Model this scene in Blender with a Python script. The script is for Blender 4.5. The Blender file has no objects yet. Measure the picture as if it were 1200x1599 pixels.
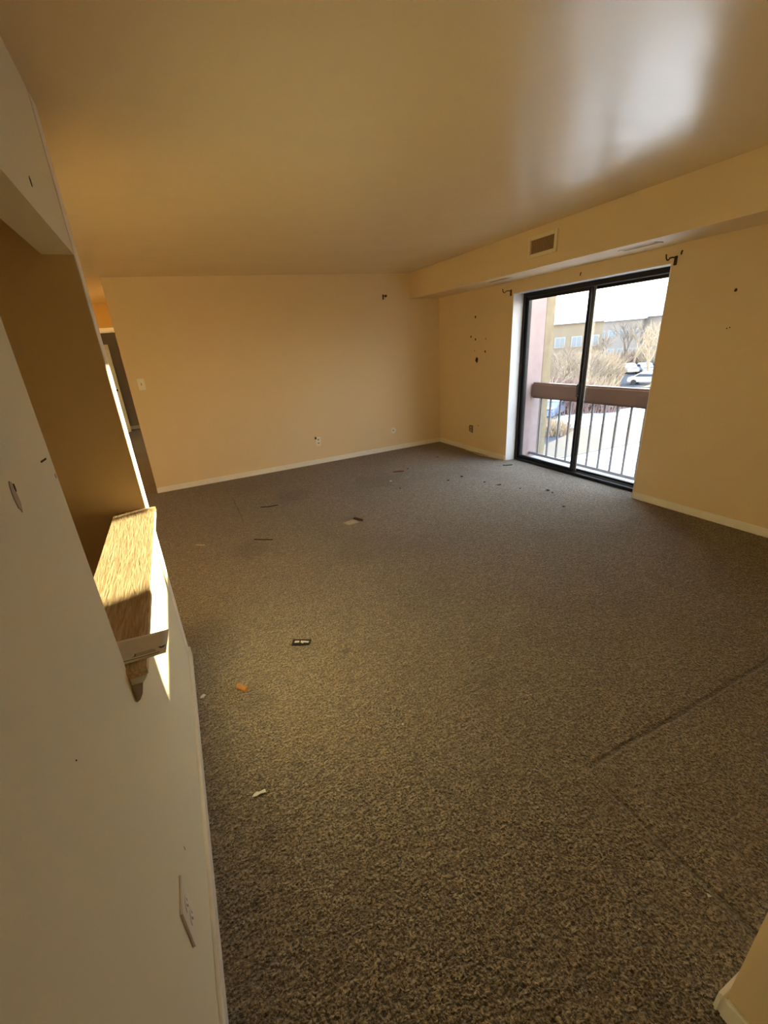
import bpy, bmesh, math, random
from mathutils import Vector, Matrix
random.seed(7)
sc = bpy.context.scene
COL = sc.collection
R = math.radians

# ------------------------------------------------------------------ camera
cam_d = bpy.data.cameras.new('camera'); cam = bpy.data.objects.new('camera', cam_d); COL.objects.link(cam)
cam.location = (0, 0, 1.5655)
cam.rotation_euler = (1.1936, 0.0741, -0.4227)
cam_d.sensor_fit = 'VERTICAL'; cam_d.sensor_height = 36.0
cam_d.lens = 657.0 * 36.0 / 1599.0
cam_d.shift_x = (600 - 568.66) / 1599.0
cam_d.shift_y = -(799.5 - 798.47) / 1599.0
cam_d.clip_start = 0.02; cam_d.clip_end = 600
sc.camera = cam

# ------------------------------------------------------------------ light
sc.view_settings.view_transform = 'Standard'; sc.view_settings.look = 'None'
sc.view_settings.gamma = 1; sc.view_settings.use_curve_mapping = False
sc.view_settings.exposure = 1.22
SKY = 5.2
SUN = 40.0
SUN_SLOPE = 0.085
world = bpy.data.worlds.new('sky'); sc.world = world; world.use_nodes = True
nt = world.node_tree; nt.nodes.clear()
wo = nt.nodes.new('ShaderNodeOutputWorld'); bg = nt.nodes.new('ShaderNodeBackground')
tc = nt.nodes.new('ShaderNodeTexCoord'); sp = nt.nodes.new('ShaderNodeSeparateXYZ'); rp = nt.nodes.new('ShaderNodeValToRGB')
nt.links.new(tc.outputs['Generated'], sp.inputs[0]); nt.links.new(sp.outputs[2], rp.inputs[0])
rp.color_ramp.elements[0].position = 0.0; rp.color_ramp.elements[0].color = (1.0, 0.95, 0.86, 1)
rp.color_ramp.elements[1].position = 0.6; rp.color_ramp.elements[1].color = (0.55, 0.72, 1.0, 1)
e = rp.color_ramp.elements.new(0.15); e.color = (0.92, 0.96, 1.0, 1)
nt.links.new(rp.outputs[0], bg.inputs[0]); bg.inputs[1].default_value = SKY
nt.links.new(bg.outputs[0], wo.inputs[0])
sun_d = bpy.data.lights.new('sun', 'SUN'); sun = bpy.data.objects.new('sun', sun_d); COL.objects.link(sun)
sun_d.energy = SUN; sun_d.angle = R(0.9); sun_d.color = (1.0, 0.84, 0.50)
sun.rotation_euler = Vector((-1, -0.302, -SUN_SLOPE)).to_track_quat('-Z', 'Y').to_euler()
sun.location = (30, 10, 8)
sc.cycles.max_bounces = 14; sc.cycles.diffuse_bounces = 10; sc.cycles.transparent_max_bounces = 16
sc.cycles.sample_clamp_indirect = 8.0

# ------------------------------------------------------------------ materials
def mat(name, col, rough=0.8, spec=0.5, metal=0.0, noise=None, bump=None, coat=0.0):
    """noise = (scale, amount, tint colour); bump = (scale, strength, distance)"""
    m = bpy.data.materials.new(name); m.use_nodes = True
    n = m.node_tree.nodes; l = m.node_tree.links; b = n['Principled BSDF']
    b.inputs['Base Color'].default_value = (*col, 1); b.inputs['Roughness'].default_value = rough
    b.inputs['Specular IOR Level'].default_value = spec; b.inputs['Metallic'].default_value = metal
    b.inputs['Coat Weight'].default_value = coat
    t = n.new('ShaderNodeTexCoord')
    if noise:
        s, a, c2 = noise
        nz = n.new('ShaderNodeTexNoise'); nz.inputs['Scale'].default_value = s; nz.inputs['Detail'].default_value = 6
        l.new(t.outputs['Object'], nz.inputs['Vector'])
        mr = n.new('ShaderNodeMapRange'); mr.inputs[1].default_value = 0.35; mr.inputs[2].default_value = 0.7
        mr.inputs[3].default_value = 0; mr.inputs[4].default_value = a
        l.new(nz.outputs['Fac'], mr.inputs[0])
        mx = n.new('ShaderNodeMix'); mx.data_type = 'RGBA'
        mx.inputs[6].default_value = (*col, 1); mx.inputs[7].default_value = (*c2, 1)
        l.new(mr.outputs[0], mx.inputs[0]); l.new(mx.outputs[2], b.inputs['Base Color'])
    if bump:
        s, st, d = bump
        nb = n.new('ShaderNodeTexNoise'); nb.inputs['Scale'].default_value = s; nb.inputs['Detail'].default_value = 4
        l.new(t.outputs['Object'], nb.inputs['Vector'])
        bp = n.new('ShaderNodeBump'); bp.inputs['Strength'].default_value = st; bp.inputs['Distance'].default_value = d
        l.new(nb.outputs['Fac'], bp.inputs['Height']); l.new(bp.outputs[0], b.inputs['Normal'])
    return m

M = {}
WALL = (0.76, 0.61, 0.375)
M['wall'] = mat('wall_paint', WALL, 0.62, 0.35, noise=(1.3, 0.35, (0.72, 0.565, 0.335)), bump=(160, 0.12, 0.002))
M['wall_lit'] = mat('pale_cream_wall_paint', (0.80, 0.755, 0.555), 0.6, 0.35, noise=(1.3, 0.35, (0.78, 0.725, 0.52)), bump=(160, 0.12, 0.002))  # left wall: neutral window light put into the colour, paler than the other walls
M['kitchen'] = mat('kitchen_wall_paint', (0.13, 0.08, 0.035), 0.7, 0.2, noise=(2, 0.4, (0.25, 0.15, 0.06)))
M['white'] = mat('white_trim_paint', (0.86, 0.83, 0.74), 0.45, 0.5, noise=(9, 0.35, (0.72, 0.66, 0.53)))
M['reveal'] = mat('white_reveal_paint', (0.82, 0.82, 0.80), 0.4, 0.5, noise=(5, 0.3, (0.72, 0.71, 0.68)))
M['plate'] = mat('white_plate_plastic', (0.82, 0.78, 0.68), 0.35, 0.5)
M['plate_dark'] = mat('socket_dark', (0.05, 0.04, 0.03), 0.5)
M['greyplate'] = mat('grey_brown_plate', (0.16, 0.12, 0.08), 0.5)
M['hole'] = mat('hole_dark', (0.05, 0.018, 0.008), 0.9)
M['gypsum'] = mat('torn_plaster', (0.44, 0.37, 0.28), 0.95, bump=(60, 0.5, 0.004))
M['black_al'] = mat('black_aluminium', (0.012, 0.011, 0.010), 0.45, 0.4, 0.3)
M['grey_al'] = mat('grey_aluminium', (0.32, 0.32, 0.31), 0.4, 0.5, 0.6)
M['metal_dark'] = mat('dark_bracket_metal', (0.06, 0.035, 0.02), 0.5, 0.5, 0.6)
M['vent'] = mat('vent_cream_metal', (0.80, 0.70, 0.48), 0.5)
M['vent_dark'] = mat('vent_dark', (0.06, 0.035, 0.018), 0.8)
M['louver'] = mat('vent_louver', (0.40, 0.28, 0.15), 0.6)
M['paper'] = mat('paper_white', (0.80, 0.78, 0.74), 0.7, noise=(30, 0.3, (0.66, 0.63, 0.60)))
M['ink'] = mat('ink', (0.03, 0.025, 0.03), 0.6)
M['foil'] = mat('black_wrapper', (0.012, 0.010, 0.014), 0.3)
M['foil_print'] = mat('wrapper_print', (0.75, 0.72, 0.74), 0.4)
M['butt'] = mat('cork_brown', (0.50, 0.22, 0.05), 0.7, noise=(150, 0.8, (0.62, 0.33, 0.10)))
M['redchip'] = mat('red_brown_chip', (0.20, 0.055, 0.02), 0.7)
M['leaf'] = mat('dark_leaf', (0.035, 0.025, 0.018), 0.8)
M['dirt'] = mat('dark_dirt', (0.04, 0.025, 0.012), 1.0)
M['cable'] = mat('white_cable', (0.72, 0.64, 0.52), 0.5)
M['brick'] = mat('pink_stucco', (0.255, 0.20, 0.19), 0.9, noise=(14, 0.6, (0.21, 0.16, 0.15)), bump=(60, 0.4, 0.006))
M['timber'] = mat('weathered_timber', (0.20, 0.165, 0.10), 0.9, noise=(12, 0.7, (0.13, 0.10, 0.06)))
M['rail'] = mat('brown_rail_paint', (0.095, 0.058, 0.045), 0.45, 0.5, noise=(8, 0.5, (0.075, 0.05, 0.042)))
M['baluster'] = mat('grey_baluster_paint', (0.17, 0.17, 0.175), 0.4, 0.5)
M['snow'] = mat('snow', (0.50, 0.55, 0.62), 0.9, noise=(0.8, 0.9, (0.14, 0.17, 0.21)), bump=(1.5, 1.0, 0.25))
M['slab'] = mat('snowy_concrete', (0.50, 0.52, 0.56), 0.9, noise=(5, 0.9, (0.26, 0.27, 0.29)))
M['road'] = mat('wet_asphalt', (0.045, 0.047, 0.052), 0.9, 0.1, noise=(0.6, 0.6, (0.062, 0.063, 0.068)))
M['roof_snow'] = mat('snowy_roof', (0.45, 0.50, 0.58), 0.9, noise=(0.4, 0.4, (0.30, 0.35, 0.42)))
M['siding'] = mat('tan_siding', (0.17, 0.135, 0.09), 0.9, noise=(0.6, 0.6, (0.13, 0.10, 0.065)))
M['siding2'] = mat('grey_tan_siding', (0.18, 0.155, 0.13), 0.9, noise=(0.6, 0.6, (0.14, 0.12, 0.10)))
M['winframe'] = mat('house_window_trim', (0.20, 0.195, 0.18), 0.6)
M['winglass'] = mat('house_window_glass', (0.12, 0.14, 0.15), 0.3, 0.4)
M['bark'] = mat('bark', (0.14, 0.105, 0.075), 0.95, noise=(8, 0.6, (0.20, 0.16, 0.11)))
M['twig'] = mat('tan_twigs', (0.24, 0.18, 0.115), 0.95, noise=(3, 0.7, (0.30, 0.25, 0.17)))
M['redtwig'] = mat('reddish_twigs', (0.15, 0.09, 0.075), 0.95, noise=(3, 0.7, (0.20, 0.14, 0.115)))
M['tyre'] = mat('tyre', (0.03, 0.03, 0.03), 0.8)
M['carglass'] = mat('car_glass', (0.05, 0.06, 0.08), 0.1, 0.6)

def carpet_mat():
    m = bpy.data.materials.new('brown_carpet'); m.use_nodes = True
    n = m.node_tree.nodes; l = m.node_tree.links; b = n['Principled BSDF']
    b.inputs['Roughness'].default_value = 1.0; b.inputs['Specular IOR Level'].default_value = 0.05
    b.inputs['Sheen Weight'].default_value = 0.35; b.inputs['Sheen Roughness'].default_value = 0.6
    t = n.new('ShaderNodeTexCoord')
    def noise(scale, detail=3, dist=0.0, vec=None):
        z = n.new('ShaderNodeTexNoise'); z.inputs['Scale'].default_value = scale
        z.inputs['Detail'].default_value = detail; z.inputs['Distortion'].default_value = dist
        l.new(vec or t.outputs['Object'], z.inputs['Vector']); return z.outputs['Fac']
    def rng(x, a, b_, c=0.0, d=1.0, smooth=False):
        q = n.new('ShaderNodeMapRange'); q.inputs[1].default_value = a; q.inputs[2].default_value = b_
        q.inputs[3].default_value = c; q.inputs[4].default_value = d
        if smooth: q.interpolation_type = 'SMOOTHSTEP'
        l.new(x, q.inputs[0]); return q.outputs[0]
    def mix(f, A, B, mode='MIX'):
        q = n.new('ShaderNodeMix'); q.data_type = 'RGBA'; q.blend_type = mode
        if isinstance(f, (int, float)): q.inputs[0].default_value = f
        else: l.new(f, q.inputs[0])
        for i, v in ((6, A), (7, B)):
            if isinstance(v, tuple): q.inputs[i].default_value = (*v, 1)
            else: l.new(v, q.inputs[i])
        return q.outputs[2]
    def mth(op, a, b_=None, c=None):
        q = n.new('ShaderNodeMath'); q.operation = op
        for i, v in enumerate((a, b_, c)):
            if v is None: continue
            if isinstance(v, (int, float)): q.inputs[i].default_value = v
            else: l.new(v, q.inputs[i])
        return q.outputs[0]
    tuft = noise(115, 3, 0.6); tuft2 = noise(48, 3, 1.4); fine = noise(240, 2)
    c = mix(rng(tuft, 0.42, 0.58), (0.055, 0.036, 0.018), (0.49, 0.38, 0.235))
    c = mix(rng(fine, 0.56, 0.66), c, (0.64, 0.51, 0.33))
    mpn = n.new('ShaderNodeMapping'); mpn.inputs['Rotation'].default_value = (0, 0, 0.5); mpn.inputs['Scale'].default_value = (1.0, 2.4, 1); l.new(t.outputs['Object'], mpn.inputs[0])
    streak = noise(26, 4, 1.0, mpn.outputs[0])
    c = mix(rng(streak, 0.54, 0.38, 0, 0.5), c, (0.12, 0.085, 0.055))
    c = mix(rng(streak, 0.56, 0.68, 0, 0.3), c, (0.50, 0.42, 0.31))
    c = mix(rng(tuft2, 0.60, 0.40, 0, 0.42), c, (0.09, 0.062, 0.035))
    # worn and dirty areas, with shapes of their own
    big = noise(1.1, 5, 0.8); med = noise(4.5, 6, 0.6)
    c = mix(rng(big, 0.52, 0.72, 0, 0.38), c, (0.115, 0.085, 0.055))
    c = mix(rng(med, 0.60, 0.78, 0, 0.45), c, (0.10, 0.07, 0.035))
    # seam of a patch laid by the near wall
    s = n.new('ShaderNodeSeparateXYZ'); l.new(t.outputs['Object'], s.inputs[0])
    wob = mth('MULTIPLY', mth('SUBTRACT', noise(5, 3), 0.5), 0.03)
    X = mth('ADD', s.outputs[0], wob); Y = mth('ADD', s.outputs[1], wob)
    d1 = mth('ABSOLUTE', mth('SUBTRACT', Y, 0.728)); d2 = mth('ABSOLUTE', mth('SUBTRACT', X, 1.135))
    g1 = mth('MULTIPLY', rng(d1, 0.015, 0.003, 0, 0.9, True), rng(X, 1.12, 1.20))
    g2 = mth('MULTIPLY', rng(d2, 0.014, 0.003, 0, 0.75, True), rng(Y, 0.72, 0.55))
    d3 = mth('ABSOLUTE', mth('SUBTRACT', X, 0.385))
    g3 = mth('MULTIPLY', mth('MULTIPLY', rng(d3, 0.016, 0.003, 0, 0.5, True), rng(Y, 4.0, 4.2)), rng(Y, 5.0, 4.8))
    groove = mth('MAXIMUM', mth('MAXIMUM', g1, g2), g3)
    c = mix(mth('MULTIPLY', groove, 0.55), c, (0.05, 0.035, 0.02))
    # stains (centre x, y, radius)
    for (x, y, r, a) in ((-0.098, 0.876, 0.03, 0.8), (0.05, 1.68, 0.11, 0.35), (-0.1, 2.4, 0.2, 0.3), (0.57, 1.8, 0.03, 0.6),
                         (0.30, 3.45, 0.22, 0.3), (1.0, 4.6, 0.3, 0.3), (2.1, 4.5, 0.45, 0.35), (-0.02, 1.05, 0.04, 0.4)):
        dx = mth('SUBTRACT', X, x); dy = mth('SUBTRACT', Y, y)
        dd = mth('SQRT', mth('ADD', mth('MULTIPLY', dx, dx), mth('MULTIPLY', dy, dy)))
        dd = mth('ADD', dd, mth('MULTIPLY', mth('SUBTRACT', med, 0.5), r * 2.0))
        c = mix(rng(dd, r, r * 0.3, 0, a, True), c, (0.05, 0.035, 0.015))
    l.new(c, b.inputs['Base Color'])
    vx = n.new('ShaderNodeTexVoronoi'); vx.inputs['Scale'].default_value = 130
    l.new(t.outputs['Object'], vx.inputs['Vector'])
    h = mth('ADD', mth('MULTIPLY', tuft, 0.9), mth('MULTIPLY', tuft2, 2.2))
    h = mth('SUBTRACT', h, mth('MULTIPLY', vx.outputs['Distance'], 0.5))
    h = mth('ADD', mth('SUBTRACT', h, mth('MULTIPLY', groove, 2.0)), mth('MULTIPLY', streak, 1.6))
    bp = n.new('ShaderNodeBump'); bp.inputs['Strength'].default_value = 1.0; bp.inputs['Distance'].default_value = 0.012
    l.new(h, bp.inputs['Height']); l.new(bp.outputs[0], b.inputs['Normal'])
    return m
M['carpet'] = carpet_mat()

def ceiling_mat():
    m = bpy.data.materials.new('semi_gloss_ceiling_paint'); m.use_nodes = True
    n = m.node_tree.nodes; l = m.node_tree.links; b = n['Principled BSDF']
    b.inputs['Base Color'].default_value = (0.73, 0.61, 0.40, 1)
    b.inputs['Roughness'].default_value = 0.24; b.inputs['Specular IOR Level'].default_value = 0.8
    t = n.new('ShaderNodeTexCoord'); mp = n.new('ShaderNodeMapping'); mp.inputs['Scale'].default_value = (1.0, 1.5, 1)
    l.new(t.outputs['Object'], mp.inputs[0])
    z = n.new('ShaderNodeTexNoise'); z.inputs['Scale'].default_value = 1.1; z.inputs['Detail'].default_value = 3
    l.new(mp.outputs[0], z.inputs['Vector'])
    z2 = n.new('ShaderNodeTexNoise'); z2.inputs['Scale'].default_value = 220; l.new(t.outputs['Object'], z2.inputs['Vector'])
    b1 = n.new('ShaderNodeBump'); b1.inputs['Strength'].default_value = 0.35; b1.inputs['Distance'].default_value = 0.03
    l.new(z.outputs['Fac'], b1.inputs['Height'])
    b2 = n.new('ShaderNodeBump'); b2.inputs['Strength'].default_value = 0.15; b2.inputs['Distance'].default_value = 0.002
    l.new(z2.outputs['Fac'], b2.inputs['Height']); l.new(b1.outputs[0], b2.inputs['Normal'])
    l.new(b2.outputs[0], b.inputs['Normal'])
    return m
M['ceiling'] = ceiling_mat()

def wood_mat():
    m = mat('raw_pine_grain', (0.66, 0.52, 0.32), 0.75, 0.3)
    n = m.node_tree.nodes; l = m.node_tree.links; b = n['Principled BSDF']
    t = n.new('ShaderNodeTexCoord'); mp = n.new('ShaderNodeMapping'); mp.inputs['Scale'].default_value = (26, 2.2, 26)
    l.new(t.outputs['Object'], mp.inputs[0])
    w = n.new('ShaderNodeTexNoise'); w.inputs['Scale'].default_value = 5; w.inputs['Detail'].default_value = 6; w.inputs['Distortion'].default_value = 1.2
    l.new(mp.outputs[0], w.inputs['Vector'])
    r_ = n.new('ShaderNodeValToRGB'); r_.color_ramp.elements[0].position = 0.35; r_.color_ramp.elements[0].color = (0.46, 0.33, 0.18, 1)
    r_.color_ramp.elements[1].position = 0.62; r_.color_ramp.elements[1].color = (0.72, 0.58, 0.37, 1)
    l.new(w.outputs['Fac'], r_.inputs[0]); l.new(r_.outputs[0], b.inputs['Base Color'])
    bp = n.new('ShaderNodeBump'); bp.inputs['Strength'].default_value = 0.35; bp.inputs['Distance'].default_value = 0.002
    l.new(w.outputs['Fac'], bp.inputs['Height']); l.new(bp.outputs[0], b.inputs['Normal'])
    return m
M['wood'] = wood_mat()

def glass_mat():
    m = bpy.data.materials.new('window_glass'); m.use_nodes = True
    n = m.node_tree.nodes; l = m.node_tree.links; n.clear()
    o = n.new('ShaderNodeOutputMaterial'); mx = n.new('ShaderNodeMixShader')
    tr = n.new('ShaderNodeBsdfTransparent'); gl = n.new('ShaderNodeBsdfGlossy'); fr = n.new('ShaderNodeFresnel')
    tr.inputs[0].default_value = (0.90, 0.90, 0.88, 1); gl.inputs['Roughness'].default_value = 0.0; fr.inputs[0].default_value = 1.45
    ge = n.new('ShaderNodeNewGeometry'); iv = n.new('ShaderNodeMath'); iv.operation = 'SUBTRACT'; iv.inputs[0].default_value = 1.0
    ml = n.new('ShaderNodeMath'); ml.operation = 'MULTIPLY'
    l.new(ge.outputs['Backfacing'], iv.inputs[1]); l.new(iv.outputs[0], ml.inputs[0]); l.new(fr.outputs[0], ml.inputs[1])
    l.new(ml.outputs[0], mx.inputs[0]); l.new(tr.outputs[0], mx.inputs[1]); l.new(gl.outputs[0], mx.inputs[2]); l.new(mx.outputs[0], o.inputs[0])
    return m
M['glass'] = glass_mat()

# ------------------------------------------------------------------ mesh helpers
def box(bm, x0, x1, y0, y1, z0, z1):
    vs = [bm.verts.new(p) for p in ((x0,y0,z0),(x1,y0,z0),(x1,y1,z0),(x0,y1,z0),(x0,y0,z1),(x1,y0,z1),(x1,y1,z1),(x0,y1,z1))]
    for f in ((0,3,2,1),(4,5,6,7),(0,1,5,4),(1,2,6,5),(2,3,7,6),(3,0,4,7)): bm.faces.new([vs[i] for i in f])
def obj(name, bm, m, parent=None, bevel=0.0, smooth=False):
    bmesh.ops.recalc_face_normals(bm, faces=bm.faces)
    if bevel: bmesh.ops.bevel(bm, geom=list(bm.edges), offset=bevel, segments=2, affect='EDGES', clamp_overlap=True)
    me = bpy.data.meshes.new(name); bm.to_mesh(me); bm.free()
    me.materials.append(m)
    if smooth:
        for p in me.polygons: p.use_smooth = True
    o = bpy.data.objects.new(name, me); COL.objects.link(o)
    if parent: o.parent = parent
    return o
def boxes(name, m, lst, parent=None, bevel=0.0):
    bm = bmesh.new()
    for b in lst: box(bm, *b)
    return obj(name, bm, m, parent, bevel)
def tube(bm, pts, rad, seg=8, caps=True):
    rings = []
    n = len(pts)
    for i, p in enumerate(pts):
        p = Vector(p); a = Vector(pts[max(i-1, 0)]); b = Vector(pts[min(i+1, n-1)])
        t = (b - a).normalized(); u = t.orthogonal().normalized()
        if i and abs(u.dot(pu)) < 0.999:
            u = (pu - t * pu.dot(t)).normalized()
        pu = u; v = t.cross(u); r = rad[i] if isinstance(rad, (list, tuple)) else rad
        rings.append([bm.verts.new(p + u * (r * math.cos(k*2*math.pi/seg)) + v * (r * math.sin(k*2*math.pi/seg))) for k in range(seg)])
    for a, b in zip(rings, rings[1:]):
        for k in range(seg): bm.faces.new((a[k], a[(k+1) % seg], b[(k+1) % seg], b[k]))
    if caps and seg > 2: bm.faces.new(rings[0][::-1]); bm.faces.new(rings[-1])
def prism(bm, pts, off):
    """polygon pts (3D) pushed along off"""
    off = Vector(off); a = [bm.verts.new(p) for p in pts]; b = [bm.verts.new(Vector(p) + off) for p in pts]
    bm.faces.new(a); bm.faces.new(b[::-1])
    for i in range(len(a)):
        j = (i + 1) % len(a); bm.faces.new((a[i], b[i], b[j], a[j]))
def tag(o, label, cat, group=None, kind=None):
    o['label'] = label; o['category'] = cat
    if group: o['group'] = group
    if kind: o['kind'] = kind
    return o
def empty(name, loc=(0, 0, 0)):
    o = bpy.data.objects.new(name, None); o.location = loc; o.empty_display_size = 0.05; COL.objects.link(o); return o
def struct(o, label=None):
    o['kind'] = 'structure'
    if label: o['label'] = label; o['category'] = o.name.split('_')[0]
    return o

def kid(o, par):
    o.parent = par; o.matrix_parent_inverse = Matrix.Translation(-par.location); return o

# ------------------------------------------------------------------ room data (metres)
H = 2.44
XL = -0.221; XW = 3.84; YB = 5.776; YN = 0.151
DY0, DY1, DZ = 2.477, 4.235, 1.985      # sliding door opening
XO = XW + 0.26                           # outer face of the window wall
SOX = 3.36; SOZ = 2.112                  # soffit
YJ0, YJ1 = 0.905, 2.085                   # pass-through opening
HZ = 1.957
# ------------------------------------------------------------------ shell
struct(boxes('floor', M['carpet'], [(-3.2, XO, -2.3, 12.4, -0.12, 0.0)]), 'worn brown carpet over the whole floor')
struct(boxes('ceiling', M['ceiling'], [(-3.2, XO, -2.3, 12.4, H, H + 0.15)]), 'glossy cream painted ceiling')
wall_left = struct(boxes('wall_left', M['wall_lit'], [(XL-0.101, XL, -2.2, YJ0, 0, H), (XL-0.101, XL, YJ0, YJ1, 0, 0.905),
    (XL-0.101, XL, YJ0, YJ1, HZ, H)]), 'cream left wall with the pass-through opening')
wall_stub = struct(boxes('wall_divider', M['wall'], [(-3.2, XL, YJ1, 2.21, 0, H)]), 'wall crossing behind the pass-through opening')
wall_back = struct(boxes('wall_back', M['wall'], [(-0.43, XW, YB, YB + 0.12, 0, H)]), 'long cream back wall')
wall_right = struct(boxes('wall_right', M['wall'], [(XW, XO, YN-0.1, DY0, 0, H), (XW, XO, DY1, YB + 0.12, 0, H), (XW, XO, DY0, DY1, DZ, H)]), 'cream wall around the sliding glass door')
struct(boxes('wall_right_bedroom', M['wall'], [(XW, XO, YB+0.12, 10.9, 0, H), (XW, XO, 12.1, 12.4, 0, H), (XW, XO, 10.9, 12.1, 0, 0.7), (XW, XO, 10.9, 12.1, 2.05, H)]))
struct(boxes('wall_near', M['wall'], [(0.895, XO, YN - 0.1, YN, 0, H), (0.895, 1.0, -2.2, YN - 0.1, 0, H)]), 'cream wall corner at the lower right')
struct(boxes('wall_behind', M['wall'], [(-3.2, 1.0, -2.3, -2.2, 0, H)]))
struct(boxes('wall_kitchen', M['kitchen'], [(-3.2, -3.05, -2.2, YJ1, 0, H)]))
struct(boxes('wall_dining', M['wall'], [(-3.2, -3.05, 2.21, YB, 0, H), (-3.2, -1.6, YB, YB+0.12, 0, H)]))
struct(boxes('wall_hall_left', M['wall'], [(-1.72, -1.6, YB+0.12, 8.1, 0, H)]))
struct(boxes('wall_hall_right', M['wall'], [(-0.43, -0.31, YB+0.12, 8.1, 0, H)]))
M['ochre'] = mat('ochre_wall_paint', (0.60, 0.36, 0.09), 0.7, 0.3)
M['dull'] = mat('dull_wall_paint', (0.42, 0.35, 0.24), 0.7, 0.3)
struct(boxes('wall_bedroom_front', M['ochre'], [(-3.2, -1.32, 8.1, 8.2, 0, H), (-0.52, XW, 8.1, 8.2, 0, H), (-1.32, -0.52, 8.1, 8.2, 2.03, H)]), 'ochre wall above the far bedroom doorway')
struct(boxes('wall_bedroom_back', M['dull'], [(-3.2, XO, 12.26, 12.4, 0, H)]))
struct(boxes('wall_bedroom_left', M['dull'], [(-3.2, -3.05, 8.2, 12.26, 0, H)]))
struct(boxes('ceiling_soffit', M['wall'], [(SOX, XW, YN, YB, SOZ, H)]), 'boxed soffit along the top of the right wall')
# narrow sunlit end strip of the divider wall
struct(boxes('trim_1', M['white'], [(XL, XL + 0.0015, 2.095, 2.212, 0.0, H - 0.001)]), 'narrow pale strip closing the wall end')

def baseboard(name, lst, label=None):
    o = boxes(name, M['white'], lst, bevel=0.004); struct(o, label); return o
BH = 0.068; BT = 0.013
baseboard('baseboard_left', [(XL, XL+BT, -2.2, 2.20, 0, BH)], 'white baseboard along the left wall')
baseboard('baseboard_back', [(-0.432, XW-BT, YB-BT, YB, 0, BH)], 'white baseboard along the back wall')
baseboard('baseboard_right', [(XW-BT, XW, YN+BT, DY0-0.01, 0, BH), (XW-BT, XW, DY1+0.005, YB-BT, 0, BH)], 'cream baseboard along the right wall')
baseboard('baseboard_near', [(0.895-BT, XW-BT, YN, YN+BT, 0, BH), (0.895-BT, 0.895, -2.2, YN, 0, BH)], 'white baseboard around the near wall corner')
baseboard('baseboard_bedroom', [(-3.05, XW, 12.245, 12.26, 0, 0.09)])
# reveals of the sliding door
struct(boxes('trim_2', M['reveal'], [(XW-0.002, XO-0.02, DY1-0.004, DY1+0.002, 0, DZ), (XW-0.002, XO-0.02, DY0-0.002, DY0+0.004, 0, DZ), (XW-0.002, XO-0.02, DY0, DY1, DZ-0.005, DZ+0.001)]), 'white painted reveal around the sliding door')

# ------------------------------------------------------------------ sliding glass door
FX0, FX1 = 3.985, 4.085
ya, yb = DY0+0.004, DY1-0.004; zt = DZ-0.005
door = struct(boxes('door_1', M['black_al'], [(FX0, FX1, yb-0.042, yb, 0, zt), (FX0, FX1, ya, ya+0.042, 0, zt), (FX0, FX1, ya+0.042, yb-0.042, zt-0.045, zt), (FX0-0.01, FX1, ya+0.042, yb-0.042, 0, 0.035)], bevel=0.003), 'black framed sliding glass balcony door')
def leafpanel(name, x0, x1, y0, y1, z0, z1, st, m):
    p = boxes(name, m, [(x0, x1, y0, y0+st, z0, z1), (x0, x1, y1-st, y1, z0, z1), (x0, x1, y0+st, y1-st, z1-st, z1), (x0, x1, y0+st, y1-st, z0, z0+st)], door, 0.003)
    boxes('glass', M['glass'], [((x0+x1)/2-0.002, (x0+x1)/2+0.002, y0+st, y1-st, z0+st, z1-st)], p)
    return p
p1 = leafpanel('sliding_panel', 4.000, 4.032, 3.325, yb-0.044, 0.037, zt-0.047, 0.034, M['black_al'])
p2 = leafpanel('fixed_panel', 4.042, 4.074, ya+0.044, 3.365, 0.037, zt-0.047, 0.030, M['black_al'])
boxes('screen_track', M['grey_al'], [(4.034, 4.040, yb-0.058, yb-0.046, 0.037, zt-0.05)], door)
boxes('sill_track', M['grey_al'], [(4.034, 4.041, ya+0.05, yb-0.05, 0.035, 0.045)], door)
boxes('interlock_stile', M['grey_al'], [(4.034, 4.041, 3.30, 3.355, 0.045, zt-0.05)], p2)
bm = bmesh.new(); box(bm, 3.988, 4.000, 3.335, 3.352, 0.86, 1.02); box(bm, 3.968, 3.990, 3.339, 3.348, 0.875, 0.89); box(bm, 3.968, 3.990, 3.339, 3.348, 0.99, 1.005); box(bm, 3.962, 3.972, 3.339, 3.348, 0.875, 1.005)
obj('door_handle', bm, M['black_al'], p1, 0.002)
# bedroom window opening
w1 = struct(boxes('window_1', M['white'], [(3.98, 4.05, 10.9, 10.95, 0.7, 2.05), (3.98, 4.05, 12.05, 12.1, 0.7, 2.05), (3.98, 4.05, 10.95, 12.05, 2.0, 2.05), (3.98, 4.05, 10.95, 12.05, 0.7, 0.75), (3.98, 4.05, 11.48, 11.52, 0.75, 2.0)]))
boxes('pane', M['glass'], [(4.01, 4.014, 10.95, 12.05, 0.75, 2.0)], w1)
# far doorway casing and the open white door beyond it
struct(boxes('door_2', M['white'], [(-1.39, -1.32, 8.085, 8.215, 0, 2.03), (-0.52, -0.45, 8.085, 8.215, 0, 2.03), (-1.39, -0.45, 8.085, 8.215, 2.03, 2.045), (-1.39, -0.45, 8.07, 8.085, 2.045, 2.10)], bevel=0.004), 'white casing of the far doorway')
d3 = struct(boxes('door_3', M['white'], [(-1.87, -1.085, 11.76, 11.80, 0.012, 2.0)], bevel=0.003), 'white door standing open in the far bedroom')
bm = bmesh.new(); tube(bm, [(-1.15, 11.757, 1.0), (-1.15, 11.761, 1.0)], 0.028, 16); obj('knob_hole', bm, M['hole'], d3)

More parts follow.
